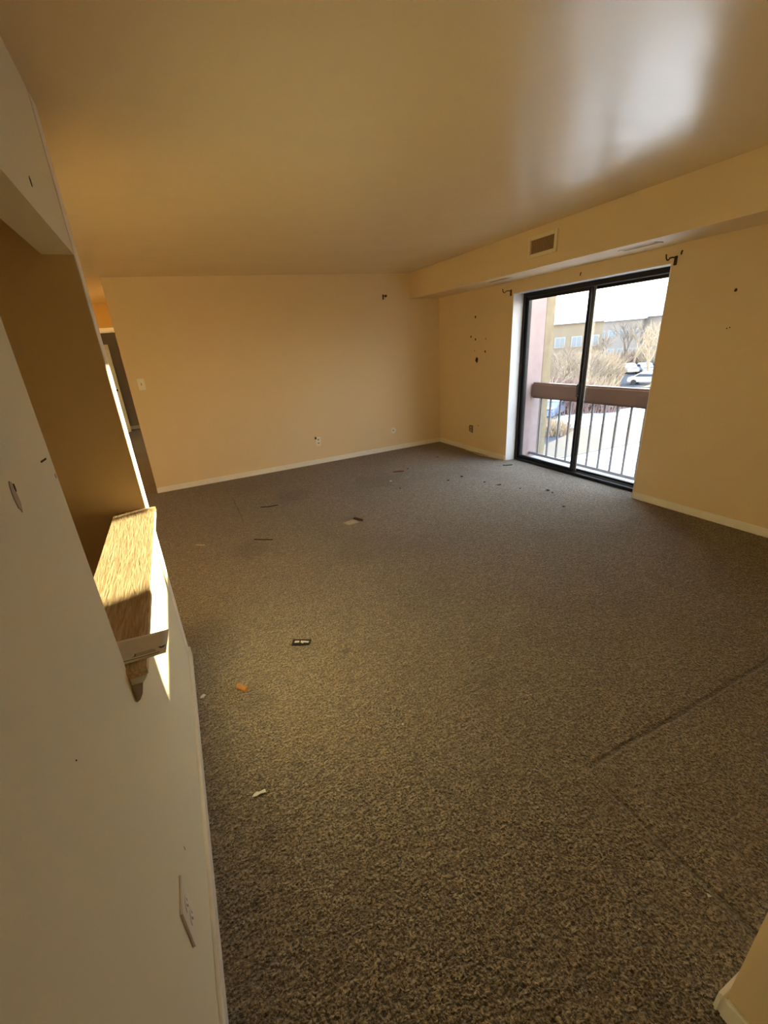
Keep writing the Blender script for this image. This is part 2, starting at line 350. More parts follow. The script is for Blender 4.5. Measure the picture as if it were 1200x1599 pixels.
hl = empty('ceiling_light', (-1.1, 6.9, H)); tag(hl, 'added unseen fill light on the hall ceiling beyond the back wall', 'ceiling light')  # added lamp, out of view, gives the hall its warm tone
M['lampglass'] = mat('fill_lamp_glass', (0.9, 0.85, 0.7), 0.4); M['lampglass'].node_tree.nodes['Principled BSDF'].inputs['Emission Color'].default_value = (1, 0.72, 0.36, 1)
M['lampglass'].node_tree.nodes['Principled BSDF'].inputs['Emission Strength'].default_value = 22
bm = bmesh.new(); tube(bm, [(-1.1, 6.9, H), (-1.1, 6.9, H-0.02)], 0.14, 24); kid(obj('base', bm, M['white']), hl)
bm = bmesh.new(); tube(bm, [(-1.1, 6.9, H-0.02), (-1.1, 6.9, H-0.05), (-1.1, 6.9, H-0.085), (-1.1, 6.9, H-0.10)], [0.125, 0.12, 0.08, 0.03], 24); kid(obj('shade', bm, M['lampglass'], smooth=True), hl)

# ------------------------------------------------------------------ pass-through ledge
ledge = empty('pass_through_ledge', (-0.27, 1.49, 0.905))
tag(ledge, 'raw pine ledge board in the pass-through opening of the left wall', 'ledge')
kid(boxes('board', M['wood'], [(-0.352, -0.1805, 0.894, YJ1, 0.918, 0.941)], bevel=0.0015), ledge)
bm = bmesh.new()
prism(bm, [(-0.219, 0.897, 0.917), (-0.184, 0.897, 0.917), (-0.186, 0.896, 0.911), (-0.196, 0.896, 0.899), (-0.219, 0.896, 0.899)], (0, 1.18, 0))
kid(obj('front_nosing', bm, M['white'], bevel=0.0012), ledge)
bm = bmesh.new()   # broken bracket end hanging under the ledge
prism(bm, [(-0.220, 0.893, 0.9), (-0.197, 0.893, 0.899), (-0.204, 0.893, 0.872), (-0.212, 0.893, 0.858), (-0.220, 0.893, 0.853)], (0, 0.02, 0))
o = kid(obj('broken_bracket', bm, M['gypsum'], bevel=0.001), ledge); o['label'] = 'torn plaster edge hanging under the ledge'

# ------------------------------------------------------------------ envelope on the ledge
env = empty('envelope', (-0.255, 0.965, 0.947))
tag(env, 'white paper envelope lying across the near end of the pine ledge', 'envelope')
bm = bmesh.new()
c = [(-0.377, 0.925, 0.0), (-0.137, 0.908, 0.0), (-0.130, 0.998, 0.0), (-0.370, 1.026, 0.0)]
N1, N2 = 16, 8; g = []
def envp(u, v, h=0.0):
    a = Vector(c[0]).lerp(Vector(c[1]), u); b = Vector(c[3]).lerp(Vector(c[2]), u); p = a.lerp(b, v)
    p.z = 0.948 + h + 0.0008*math.sin(7*u+3*v) + 0.003*max(0, u-0.75)*4*v
    return p
top = [[bm.verts.new(envp(i/N1, j/N2, 0.0016)) for j in range(N2+1)] for i in range(N1+1)]
bot = [[bm.verts.new(envp(i/N1, j/N2, 0)) for j in range(N2+1)] for i in range(N1+1)]
for i in range(N1):
    for j in range(N2):
        bm.faces.new((top[i][j], top[i+1][j], top[i+1][j+1], top[i][j+1])); bm.faces.new((bot[i][j], bot[i][j+1], bot[i+1][j+1], bot[i+1][j]))
for i in range(N1):
    bm.faces.new((top[i][0], bot[i][0], bot[i+1][0], top[i+1][0])); bm.faces.new((top[i][N2], top[i+1][N2], bot[i+1][N2], bot[i][N2]))
for j in range(N2):
    bm.faces.new((top[0][j], top[0][j+1], bot[0][j+1], bot[0][j])); bm.faces.new((top[N1][j], bot[N1][j], bot[N1][j+1], top[N1][j+1]))
kid(obj('envelope_paper', bm, M['paper'], smooth=True), env)
bm = bmesh.new()
def strip(u0, u1, v0, v1, h=0.0019):
    k = 10
    for i in range(k):
        a = u0 + (u1-u0)*i/k; b = u0 + (u1-u0)*(i+1)/k
        bm.faces.new([bm.verts.new(envp(x, y, h)) for x, y in ((a, v0), (b, v0), (b, v1), (a, v1))])
strip(0.40, 0.94, 0.075, 0.10); strip(0.70, 0.905, 0.165, 0.185); strip(0.72, 0.90, 0.215, 0.235); strip(0.72, 0.88, 0.265, 0.28); strip(0.715, 0.725, 0.17, 0.28)
kid(obj('printed_lines', bm, M['ink']), env)
bm = bmesh.new()    # small dark emblem
em = [(0.925, 0.30), (0.936, 0.23), (0.945, 0.25), (0.952, 0.19), (0.962, 0.235), (0.972, 0.21), (0.978, 0.26), (0.990, 0.27), (0.984, 0.32), (0.974, 0.29), (0.964, 0.30), (0.955, 0.27), (0.942, 0.30)]
bm.faces.new([bm.verts.new(envp(u, v, 0.0022)) for u, v in em])
kid(obj('emblem', bm, M['ink']), env)

# ------------------------------------------------------------------ wall fittings
def plate_on(axis, name, c0, w, h, t, m, bevel=0.003):
    """axis 'x+' = on wall facing +x etc.; returns root mesh"""
    x, y, z = c0; bm = bmesh.new()
    if axis == 'x+': box(bm, x, x+t, y-w/2, y+w/2, z-h/2, z+h/2)
    if axis == 'x-': box(bm, x-t, x, y-w/2, y+w/2, z-h/2, z+h/2)
    if axis == 'y-': box(bm, x-w/2, x+w/2, y-t, y, z-h/2, z+h/2)
    return obj(name, bm, m, None, bevel)
def disc(bm, c0, axis, r, t, seg=20, sx=1.0):
    c0 = Vector(c0); ax = {'x+': Vector((1,0,0)), 'x-': Vector((-1,0,0)), 'y-': Vector((0,-1,0))}[axis]
    u = Vector((0,0,1)); v = ax.cross(u)
    prism(bm, [c0 + u*r*math.sin(k*2*math.pi/seg) + v*r*sx*math.cos(k*2*math.pi/seg) for k in range(seg)], ax*t)
# near left outlet
o = empty('power_outlet', (XL, 0.705, 0.405)); tag(o, 'white power outlet low on the near left wall', 'outlet')
kid(plate_on('x+', 'cover_plate', (XL, 0.705, 0.405), 0.086, 0.132, 0.006, M['plate']), o)
for z in (0.43, 0.38):
    bm = bmesh.new(); disc(bm, (XL+0.0058, 0.705, z), 'x+', 0.017, 0.0022); s = kid(obj('socket', bm, M['plate'], bevel=0.0005), o)
    bm = bmesh.new(); box(bm, XL+0.0079, XL+0.0084, 0.698, 0.700, z-0.002, z+0.008); box(bm, XL+0.0079, XL+0.0084, 0.710, 0.712, z-0.002, z+0.008); disc(bm, (XL+0.0079, 0.705, z-0.009), 'x+', 0.003, 0.0005, 10)
    kid(obj('slots', bm, M['plate_dark']), o)
# back wall: light switch, outlet, round cable plate, faint plate, bracket
o = empty('light_switch', (-0.298, YB, 1.325)); tag(o, 'cream light switch at the left end of the back wall', 'light switch')
kid(plate_on('y-', 'cover_plate', (-0.298, YB, 1.325), 0.078, 0.128, 0.006, M['plate']), o)
kid(boxes('toggle', M['louver'], [(-0.303, -0.293, YB-0.018, YB-0.006, 1.315, 1.34)], bevel=0.001), o)
o = empty('power_outlet', (1.775, YB, 0.33)); tag(o, 'white power outlet low on the middle of the back wall', 'outlet')
kid(plate_on('y-', 'cover_plate', (1.775, YB, 0.325), 0.072, 0.125, 0.006, M['plate']), o)
for z in (0.352, 0.300):
    bm = bmesh.new(); disc(bm, (1.775, YB-0.0058, z), 'y-', 0.013, 0.002); kid(obj('socket', bm, M['louver']), o)
bm = bmesh.new(); box(bm, 1.725, 1.748, YB-0.02, YB-0.0061, 0.362, 0.395); ob = kid(obj('broken_corner', bm, M['hole'], bevel=0.003), o)
o = empty('cable_plate', (2.99, YB, 0.307)); tag(o, 'small round cream cable plate low on the back wall', 'cable plate')
bm = bmesh.new(); disc(bm, (2.99, YB, 0.307), 'y-', 0.047, 0.008, 28); kid(obj('disc', bm, M['plate'], bevel=0.002), o)
bm = bmesh.new(); disc(bm, (2.99, YB-0.008, 0.307), 'y-', 0.009, 0.012, 12); kid(obj('connector', bm, M['louver']), o)
o = plate_on('y-', 'blank_plate', (2.20, YB, 0.30), 0.075, 0.12, 0.003, M['wall'], 0.001); tag(o, 'wall-coloured blank plate between the outlet and the round plate', 'blank plate')
# grey-brown outlet on the right wall
o = empty('power_outlet', (XW, 4.965, 0.32)); tag(o, 'dark grey-brown outlet plate beside the sliding door', 'outlet')
bm = bmesh.new(); prism(bm, [(XW, 4.925, 0.268), (XW, 5.005, 0.282), (XW, 5.01, 0.36), (XW, 4.99, 0.375), (XW, 4.925, 0.375)], (-0.007, 0, 0)); kid(obj('cover_plate', bm, M['greyplate'], bevel=0.001), o)
for z in (0.345, 0.3):
    bm = bmesh.new(); disc(bm, (XW-0.007, 4.963, z), 'x-', 0.015, 0.002); kid(obj('socket', bm, M['louver']), o)

# curtain-rod brackets left on the right wall
def bracket(y, label):
    o = empty('curtain_bracket', (XW, y, 2.0)); tag(o, label, 'curtain bracket', 'curtain rod brackets')
    kid(boxes('back_plate', M['metal_dark'], [(XW-0.004, XW, y-0.012, y+0.012, 1.965, 2.03)], bevel=0.001), o)
    bm = bmesh.new(); tube(bm, [(XW-0.004, y, 2.015), (XW-0.04, y, 2.02), (XW-0.075, y, 2.015), (XW-0.09, y, 2.0), (XW-0.105, y, 2.0), (XW-0.12, y, 2.015), (XW-0.125, y, 2.04)], 0.005, 8)
    kid(obj('hook_arm', bm, M['metal_dark'], smooth=True), o)
bracket(4.28, 'dark metal curtain bracket at the left top corner of the sliding door')
bracket(2.45, 'dark metal curtain bracket at the right top corner of the sliding door')
def anchor(name, pos, label):
    x, y, z = pos; bm = bmesh.new(); tube(bm, [(x, y, z+0.012), (x-0.006, y, z+0.012), (x-0.010, y, z-0.002), (x-0.008, y, z-0.014)], 0.0045, 8)
    tag(obj(name, bm, M['metal_dark']), label, 'hook', 'small wall hooks')
anchor('wall_hook', (XW, 3.331, 2.041), 'small dark hook above the middle of the sliding door')
anchor('wall_hook', (XW, 2.41, 2.045), 'small dark hook just right of the door on the right wall')
o = empty('wall_hook', (2.95, YB, 2.15)); tag(o, 'small black two-piece hook high on the back wall', 'hook')
kid(boxes('hook_plate', M['metal_dark'], [(2.925, 2.94, YB-0.012, YB, 2.12, 2.185)], bevel=0.001), o)
bm = bmesh.new(); disc(bm, (2.975, YB, 2.165), 'y-', 0.016, 0.012, 12); kid(obj('screw_cap', bm, M['metal_dark']), o)
bm = bmesh.new(); box(bm, 2.94, 2.965, YB-0.008, YB, 2.162, 2.172); kid(obj('cross_arm', bm, M['metal_dark']), o)

# holes and chips in the plaster: parts of their walls
def blob(name, par, c0, axis, rw, rh, m, seed=0, t=0.0012, rotd=0):
    rnd = random.Random(seed); c0 = Vector(c0)
    ax = {'x+': Vector((1,0,0)), 'x-': Vector((-1,0,0)), 'y-': Vector((0,-1,0))}[axis]
    u = Vector((0,0,1)); v = ax.cross(u); pts = []
    for k in range(14):
        a = k*2*math.pi/14; f = 1 + rnd.uniform(-0.2, 0.2); q = Vector((math.cos(a)*rw*f, math.sin(a)*rh*f)); q.rotate(Matrix.Rotation(R(rotd), 2))
        pts.append(c0 + v*q.x + u*q.y)
    bm = bmesh.new(); prism(bm, pts, ax*t); o = obj(name, bm, m, par); return o
for i, (y, z, r) in enumerate([(4.921,1.794,0.013),(5.007,1.556,0.012),(4.911,1.521,0.012),(4.703,1.52,0.008),(4.925,1.377,0.006),(4.708,1.365,0.012),(4.81,0.39,0.006),(1.987,1.731,0.010),(1.972,1.483,0.004),(1.99,1.478,0.004)]):
    blob('plaster_hole', wall_right, (XW, y, z), 'x-', r, r*1.25, M['hole'], i)
blob('plaster_hole', wall_right, (XW, 4.874, 1.263), 'x-', 0.025, 0.036, M['hole'], 77)
# torn plaster on the near left wall
tp = blob('torn_plaster', wall_left, (XL, 0.684, 1.41), 'x+', 0.0075, 0.020, M['gypsum'], 5, 0.0012); tp['label'] = 'torn drywall paper scar'
blob('plaster_hole', wall_left, (XL, 0.6905, 1.422), 'x+', 0.002, 0.006, M['hole'], 6, 0.0018)
bm = bmesh.new(); prism(bm, [(XL, 0.842, 1.4235), (XL, 0.875, 1.4225), (XL, 0.875, 1.4255), (XL, 0.842, 1.4265)], (0.0008, 0, 0)); obj('gouge', bm, M['hole'], wall_left)
blob('plaster_hole', wall_left, (XL, 1.597, 2.034), 'x+', 0.006, 0.012, M['hole'], 8)
blob('plaster_hole', wall_left, (XL, 0.893, 1.388), 'x+', 0.001, 0.004, M['gypsum'], 9)
blob('plaster_hole', wall_left, (XL, 0.857, 0.392), 'x+', 0.001, 0.006, M['gypsum'], 10)
blob('plaster_hole', wall_left, (XL, 0.538, 1.079), 'x+', 0.001, 0.001, M['hole'], 11)

# ------------------------------------------------------------------ soffit vents
vent = empty('wall_vent', (SOX, 3.365, 2.28)); tag(vent, 'rectangular cream air vent with vertical louvers on the soffit face', 'vent')
y0, y1, z0, z1 = 3.19, 3.53, 2.20, 2.375; f = 0.032
kid(boxes('frame', M['vent'], [(SOX-0.018, SOX, y0, y0+f, z0, z1), (SOX-0.018, SOX, y1-f, y1, z0, z1), (SOX-0.018, SOX, y0+f, y1-f, z0, z0+f), (SOX-0.018, SOX, y0+f, y1-f, z1-f, z1)], bevel=0.003), vent)
kid(boxes('duct_back', M['vent_dark'], [(SOX-0.003, SOX-0.001, y0+f, y1-f, z0+f, z1-f)]), vent)
for k in range(16):
    yy = y0+f+0.009 + k*(y1-y0-2*f-0.018)/15
    kid(boxes('louver', M['louver'], [(SOX-0.008, SOX-0.003, yy-0.0035, yy+0.0035, z0+f, z1-f)]), vent)
def slot_vent(x0, x1, y0, y1, label):
    v = empty('ceiling_register', ((x0+x1)/2, (y0+y1)/2, SOZ)); tag(v, label, 'vent', 'slot vents under the soffit')
    kid(boxes('frame', M['vent'], [(x0, x1, y0, y0+0.012, SOZ-0.006, SOZ), (x0, x1, y1-0.012, y1, SOZ-0.006, SOZ), (x0, x0+0.012, y0, y1, SOZ-0.006, SOZ), (x1-0.012, x1, y0, y1, SOZ-0.006, SOZ)], bevel=0.001), v)
    kid(boxes('duct_back', M['vent_dark'], [(x0+0.012, x1-0.012, y0+0.012, y1-0.012, SOZ-0.002, SOZ-0.0005)]), v)
    for k in range(4):
        xx = x0+0.02 + k*(x1-x0-0.04)/3
        kid(boxes('louver', M['louver'], [(xx-0.003, xx+0.003, y0+0.012, y1-0.012, SOZ-0.005, SOZ-0.002)]), v)
slot_vent(3.49, 3.585, 2.40, 2.70, 'flat slot vent under the soffit, nearer the right end of the sliding door')
slot_vent(3.46, 3.555, 3.95, 4.28, 'flat slot vent under the soffit, above the left end of the sliding door')

# ------------------------------------------------------------------ litter on the carpet
def chip(name, x, y, pts, h, m, label, cat, z=0.001, group=None, warp=0.0):
    bm = bmesh.new(); prism(bm, [(px, py, z + warp*random.uniform(0, 1)) for px, py in pts], (0, 0, h))
    o = obj(name, bm, m); o.location = (x, y, 0); return tag(o, label, cat, group)
wr = empty('wrapper', (0.385, 2.005, 0)); tag(wr, 'black glossy wrapper with pale print lying on the carpet', 'wrapper')
bm = bmesh.new(); prism(bm, [(0.315, 1.994, 0.003), (0.408, 1.948, 0.003), (0.434, 1.988, 0.004), (0.339, 2.045, 0.003)], (0, 0, 0.004)); kid(obj('foil', bm, M['foil'], bevel=0.0012), wr)
bm = bmesh.new()
prism(bm, [(0.336, 2.008, 0.0075), (0.362, 1.996, 0.0075), (0.368, 2.010, 0.0075), (0.345, 2.022, 0.0075)], (0, 0, 0.0004))
prism(bm, [(0.369, 1.995, 0.0075), (0.378, 1.977, 0.0075), (0.385, 1.984, 0.0075), (0.408, 1.968, 0.0075), (0.416, 1.979, 0.0075), (0.394, 1.994, 0.0075), (0.376, 2.007, 0.0075)], (0, 0, 0.0004))
kid(obj('pale_print', bm, M['foil_print']), wr)
bm = bmesh.new(); tube(bm, [(-0.012, 1.818, 0.014), (0.026, 1.768, 0.014)], [0.014, 0.014], 14); tag(obj('cork_stub', bm, M['butt'], bevel=0.0015), 'orange-brown stub lying on the carpet near the left wall', 'stub')
chip('paper_scrap', -0.022, 1.215, [(-0.028, -0.004), (-0.008, -0.008), (0.004, -0.004), (0.026, -0.010), (0.024, 0.006), (0.002, 0.004), (-0.006, 0.010), (-0.018, 0.006)], 0.003, M['paper'], 'white torn paper scrap on the carpet, by itself below the orange stub', 'paper scrap', 0.004)
chip('paper_scrap', -0.180, 1.842, [(-0.012, -0.010), (0.004, -0.012), (0.014, 0.002), (0.006, 0.012), (-0.008, 0.004)], 0.003, M['paper'], 'small white scrap against the left baseboard', 'paper scrap', 0.004)
chip('paper_scrap', 0.614, 1.233, [(-0.005, -0.004), (0.005, -0.005), (0.004, 0.005)], 0.003, M['paper'], 'tiny white speck in the middle of the carpet', 'paper scrap', 0.004)
chip('paper_scrap', 1.111, 0.297, [(-0.007, -0.002), (0.004, -0.005), (0.0, 0.006)], 0.003, M['paper'], 'tiny white speck at the end of the carpet seam', 'paper scrap', 0.004)
chip('paper_scrap', 2.20, 4.37, [(-0.02, -0.008), (0.012, -0.01), (0.016, 0.01), (-0.012, 0.012)], 0.004, M['paper'], 'tiny white bit behind the square board piece', 'paper scrap', 0.004)
chip('wood_chip', 2.467, 4.665, [(-0.075, 0.012), (0.055, -0.035), (0.075, -0.012), (0.030, 0.016), (-0.055, 0.034)], 0.008, M['redchip'], 'red-brown bark strip on the carpet before the back wall', 'wood chip', 0.003)
sq = empty('board_offcut', (1.30, 3.5, 0)); tag(sq, 'pale square offcut with a dark edge lying on the carpet', 'offcut')
M['offcut'] = mat('pale_offcut', (0.46, 0.38, 0.28), 0.9, noise=(30, 0.8, (0.30, 0.24, 0.17)))
bm = bmesh.new(); prism(bm, [(1.215, 3.49, 0.001), (1.250, 3.41, 0.001), (1.375, 3.425, 0.001), (1.345, 3.52, 0.001)], (0, 0, 0.007)); kid(obj('flat_piece', bm, M['offcut'], bevel=0.002), sq)
bm = bmesh.new(); prism(bm, [(1.345, 3.525, 0.004), (1.395, 3.425, 0.004), (1.41, 3.432, 0.004), (1.368, 3.535, 0.004)], (0, 0, 0.016)); kid(obj('dark_stick', bm, M['leaf'], bevel=0.002), sq)
def leaf(x, y, s, ang, label):
    bm = bmesh.new(); pts = []
    for k in range(9):
        a = k*2*math.pi/9; r = s*random.uniform(0.6, 1.1); pts.append((math.cos(a)*r, math.sin(a)*r*0.6))
    cvt = bm.verts.new((0, 0, 0.014)); vs = [bm.verts.new((px, py, 0.004 + random.uniform(0, 0.012))) for px, py in pts]
    cb = bm.verts.new((0, 0, 0.002))
    for k in range(9): bm.faces.new((cvt, vs[k], vs[(k+1) % 9])); bm.faces.new((cb, vs[(k+1) % 9], vs[k]))
    o = obj('dry_leaf', bm, M['leaf']); o.location = (x, y, 0); o.rotation_euler.z = ang
    tag(o, label, 'leaf', 'dry leaf bits on the carpet')
for x, y, s, lb in [(3.036, 3.666, 0.026, 'black dry leaf bit, left of the pair out in front of the door'), (3.099, 3.503, 0.034, 'larger black dry leaf bit, right of the pair out in front of the door'),
                    (3.384, 3.077, 0.026, 'black leaf bit near the door, upper of the close pair'), (3.36, 2.995, 0.020, 'black leaf bit near the door, lower of the close pair'),
                    (3.149, 2.657, 0.022, 'black leaf bit farthest out on the right'), (3.20, 3.28, 0.014, 'tiny leaf bit between the two pairs'),
                    (2.969, 3.995, 0.022, 'grey leaf bit behind the pairs'), (2.62, 4.70, 0.015, 'tiny leaf bit just right of the bark strip'),
                    (3.25, 4.95, 0.018, 'small leaf bit near the back corner'), (2.15, 4.05, 0.014, 'tiny leaf bit left of the lit carpet'),
                    (2.75, 3.97, 0.016, 'small leaf bit beside the grey one')]:
    leaf(x, y, s, random.uniform(0, 3), lb)
chip('twig', 3.705, 4.041, [(-0.06, 0.022), (0.04, -0.034), (0.055, -0.024), (-0.045, 0.032)], 0.007, M['leaf'], 'dark twig on the carpet by the left door jamb', 'twig', 0.004)
bm = bmesh.new(); tube(bm, [(0.40, 3.60, 0.006), (0.47, 3.545, 0.006), (0.545, 3.50, 0.006)], 0.005, 6); tag(obj('twig', bm, M['leaf']), 'thin dark twig beside the dent in the carpet at left', 'twig')
bm = bmesh.new(); tube(bm, [(0.62, 4.42, 0.005), (0.70, 4.38, 0.006), (0.80, 4.37, 0.005)], 0.005, 6); tag(obj('twig', bm, M['leaf']), 'thin dark twig halfway to the back wall', 'twig')
bm = bmesh.new(); tube(bm, [(-0.09, 3.78, 0.006), (-0.02, 3.73, 0.006)], 0.004, 6); tag(obj('thread', bm, M['cable']), 'short pale thread beyond the ledge corner', 'thread')
bm = bmesh.new(); tube(bm, [(XW-0.03, 5.05, 0.008), (XW-0.055, 4.85, 0.010), (XW-0.075, 4.65, 0.008), (XW-0.045, 4.45, 0.012), (XW-0.025, 4.28, 0.010), (XW+0.02, 4.215, 0.01)], 0.0055, 8)
tag(obj('cable', bm, M['cable'], smooth=True), 'thin white cable along the baseboard left of the sliding door', 'cable')

# ------------------------------------------------------------------ balcony
XR = 4.60; FZ = -0.16; YS = 4.62
struct(boxes('floor_balcony', M['slab'], [(XO, 4.78, 1.4, YS, FZ-0.2, FZ)]), 'snow dusted balcony floor')
sw = struct(boxes('wall_balcony', M['brick'], [(XO, 4.76, YS, YS+0.18, -3.0, 2.55)]), 'pink stucco side wall of the balcony')
tag(boxes('balcony_post', M['timber'], [(4.765, 4.93, YS+0.005, YS+0.17, -3.0, 2.548)], bevel=0.006), 'weathered timber post at the end of the pink balcony wall', 'post')
struct(boxes('wall_outside', M['brick'], [(XO, XO+0.03, -2.3, DY0-0.06, -6, 3.2), (XO, XO+0.03, DY1+0.06, 9.0, -6, 3.2), (XO, XO+0.03, DY0-0.06, DY1+0.06, DZ+0.05, 3.2)]))
rl = empty('balcony_railing', (XR, 3.0, FZ)); tag(rl, 'balcony railing with wide brown top board and thin grey balusters', 'railing')
kid(boxes('top_board', M['rail'], [(XR-0.02, XR+0.09, 1.4, YS-0.002, 0.700, 0.905)], bevel=0.022), rl)
kid(boxes('bottom_rail', M['baluster'], [(XR+0.015, XR+0.055, 1.4, YS-0.002, FZ+0.05, FZ+0.085)], bevel=0.003), rl)
y = 2.995 - 0.163*9
while y < YS - 0.03:
    kid(boxes('baluster', M['baluster'], [(XR+0.024, XR+0.046, y-0.011, y+0.011, FZ+0.085, 0.702)], bevel=0.003), rl); y += 0.163

# ------------------------------------------------------------------ outdoors
G = -6.0
# added wing, unseen right of the view; its roof edge cuts the low sun
blocker = tag(empty('neighbour_wing', (12, 0, G)), 'added unseen low brick wing with snowy flat roof to the right of the balcony', 'building')
kid(boxes('walls', M['brick'], [(12.0, 20.0, -14, 7.1, G, 1.47)]), blocker); kid(boxes('roof', M['roof_snow'], [(11.85, 20.15, -14.1, 7.2, 1.471, 1.64)]), blocker)
struct(boxes('ground', M['snow'], [(4.6, 260, -120, 220, G-1, G)]), 'snow covered ground')
bm = bmesh.new(); prism(bm, [(6, 19.5, G), (30, 18.3, G), (90, 15.5, G), (90, 22, G), (37, 23.3, G), (29.6, 24.5, G), (6, 27.5, G)], (0, 0, 0.03)); struct(obj('road', bm, M['road']), 'grey wet road')
bm = bmesh.new(); prism(bm, [(48, 33, G), (62, 30, G), (90, 44, G), (96, 66, G), (80, 66, G), (56, 46, G)], (0, 0, 0.03)); struct(obj('parking_lot', bm, M['road']), 'grey parking lot')
bm = bmesh.new(); prism(bm, [(14, 8.0, G), (40, 7.0, G), (40, 8.2, G), (14, 9.3, G)], (0, 0, 0.03)); struct(obj('footpath', bm, M['road']))

def house(x, y, rot, w, d, h, rh, m, label, rows=2, cols=6, gable=True):
    o = empty('apartment_building', (x, y, G)); o.rotation_euler.z = rot; tag(o, label, 'building', 'buildings across the lot')
    def P(ob): ob.parent = o; return ob
    bm = bmesh.new(); box(bm, -w/2, w/2, 0, d, 0, h); P(obj('walls', bm, m))
    bm = bmesh.new()
    if gable: prism(bm, [(-w/2-0.5, -0.6, h), (-w/2-0.5, d+0.6, h), (-w/2-0.5, d/2, h+rh)], (w+1, 0, 0))
    else: prism(bm, [(-w/2-0.4, -0.5, h), (-w/2-0.4, d+0.5, h), (-w/2-0.4, d-2, h+rh), (-w/2-0.4, 2.5, h+rh)], (w+0.8, 0, 0))
    P(obj('roof', bm, M['roof_snow']))
    for r in range(rows):
        for c_ in range(cols):
            wx = -w/2 + w*(c_+0.5)/cols; wz = 1.2 + r*(h-0.8)/rows
            bm = bmesh.new(); box(bm, wx-0.75, wx+0.75, -0.07, 0, wz, wz+1.5); fr = P(obj('window', bm, M['winframe']))
            bm = bmesh.new(); box(bm, wx-0.6, wx-0.05, -0.09, -0.07, wz+0.12, wz+1.38); box(bm, wx+0.05, wx+0.6, -0.09, -0.07, wz+0.12, wz+1.38); obj('pane', bm, M['winglass'], fr)
    return o
def face(az): return R(az) - math.pi/2     # local -y faces the viewer
def polar(az, d): return (d*math.cos(R(az)), d*math.sin(R(az)))
house(*polar(44.2, 74), face(44.2)+0.12, 16, 12, 8.2, 1.3, M['siding'], 'long tan building with flat snowy roof beyond the brush', 2, 7, False)
house(*polar(36.7, 112), face(36.6)-0.25, 8.5, 9, 8.3, 2.4, M['siding2'], 'grey-tan gabled house right of the long tan building', 2, 4)
house(*polar(32.9, 112), face(33)-0.3, 7, 9, 8.6, 2.6, M['siding2'], 'gabled house with blue-white snowy roof near the right door edge', 2, 4)
house(*polar(38.2, 165), face(38.6), 26, 10, 7.8, 3.2, M['siding2'], 'distant house with snowy roof behind the others', 2, 7)

def bare_tree(x, y, h, seed, label, m='bark', spread=0.5, levels=4):
    rnd = random.Random(seed); bm = bmesh.new()
    def grow(p, d, L, r, lv):
        mid = p + d*L*0.5 + Vector((rnd.uniform(-1, 1), rnd.uniform(-1, 1), 0))*L*0.06; q = p + d*L
        tube(bm, [p, mid, q], [r, r*0.85, r*0.65], 5 if lv > 1 else 4, False)
        if lv == 0: return
        for k in range(rnd.choice((3, 3, 4))):
            nd = (d + Vector((rnd.uniform(-1, 1), rnd.uniform(-1, 1), rnd.uniform(-0.2, 0.6)))*spread*1.3).normalized()
            grow(p + d*L*rnd.uniform(0.55, 1.0), nd, L*rnd.uniform(0.6, 0.8), r*0.6, lv-1)
    grow(Vector((0, 0, 0)), Vector((0, 0, 1)), h*0.34, h*0.016, levels)
    o = obj('bare_tree', bm, M[m]); o.location = (x, y, G); return tag(o, label, 'tree', 'bare winter trees outside')
trees = [((44.2, 34), 7.2, 'bare tree rising behind the left half of the railing'), ((41.6, 48), 7.6, 'bare branching tree before the long tan building, left of the door stile'),
         ((39.6, 55), 8.0, 'bare tree just right of the door stile'), ((43.2, 52), 7.4, 'bare tree in the brush at the left end of the tan building'), ((38.0, 72), 8.2, 'slim bare tree at the right end of the tan building'),
         ((35.7, 90), 10.2, 'tall bare tree between the two gabled houses'), ((34.6, 88.5), 10.6, 'tall golden bare tree against the sky at right'), ((33.4, 70), 8.4, 'bare tree in front of the right gabled house'),
         ((32.2, 66), 8.6, 'bare tree at the right edge of the door glass'), ((37.4, 90), 7.6, 'bare tree before the grey-tan gabled house'), ((46.0, 42), 8.5, 'bare tree close beside the timber post')]
for i, ((az, d), h, lb) in enumerate(trees):
    bare_tree(*polar(az, d), h, 30+i, lb, 'twig' if i in (6, 7, 8) else 'bark')
def bush(x, y, r, h, n, seed, m, label):
    rnd = random.Random(seed); bm = bmesh.new()
    for k in range(n):
        a = rnd.uniform(0, 6.28); q = r*math.sqrt(rnd.random()); px, py = math.cos(a)*q, math.sin(a)*q
        d = Vector((rnd.uniform(-0.5, 0.5), rnd.uniform(-0.5, 0.5), 1)).normalized(); L = h*rnd.uniform(0.5, 1)
        p = Vector((px, py, 0)); mid = p + d*L*0.5; q2 = mid + (d + Vector((rnd.uniform(-.6, .6), rnd.uniform(-.6, .6), 0)))*L*0.5
        tube(bm, [p, mid, q2], [0.045, 0.03, 0.012], 3, False)
        for s in range(2):
            e2 = mid + Vector((rnd.uniform(-1, 1), rnd.uniform(-1, 1), rnd.uniform(0, 1)))*L*0.35
            tube(bm, [mid, e2], [0.022, 0.01], 3, False)
    o = obj('bare_bush', bm, M[m]); o.location = (x, y, G); return tag(o, label, 'bush', 'leafless brush outside')
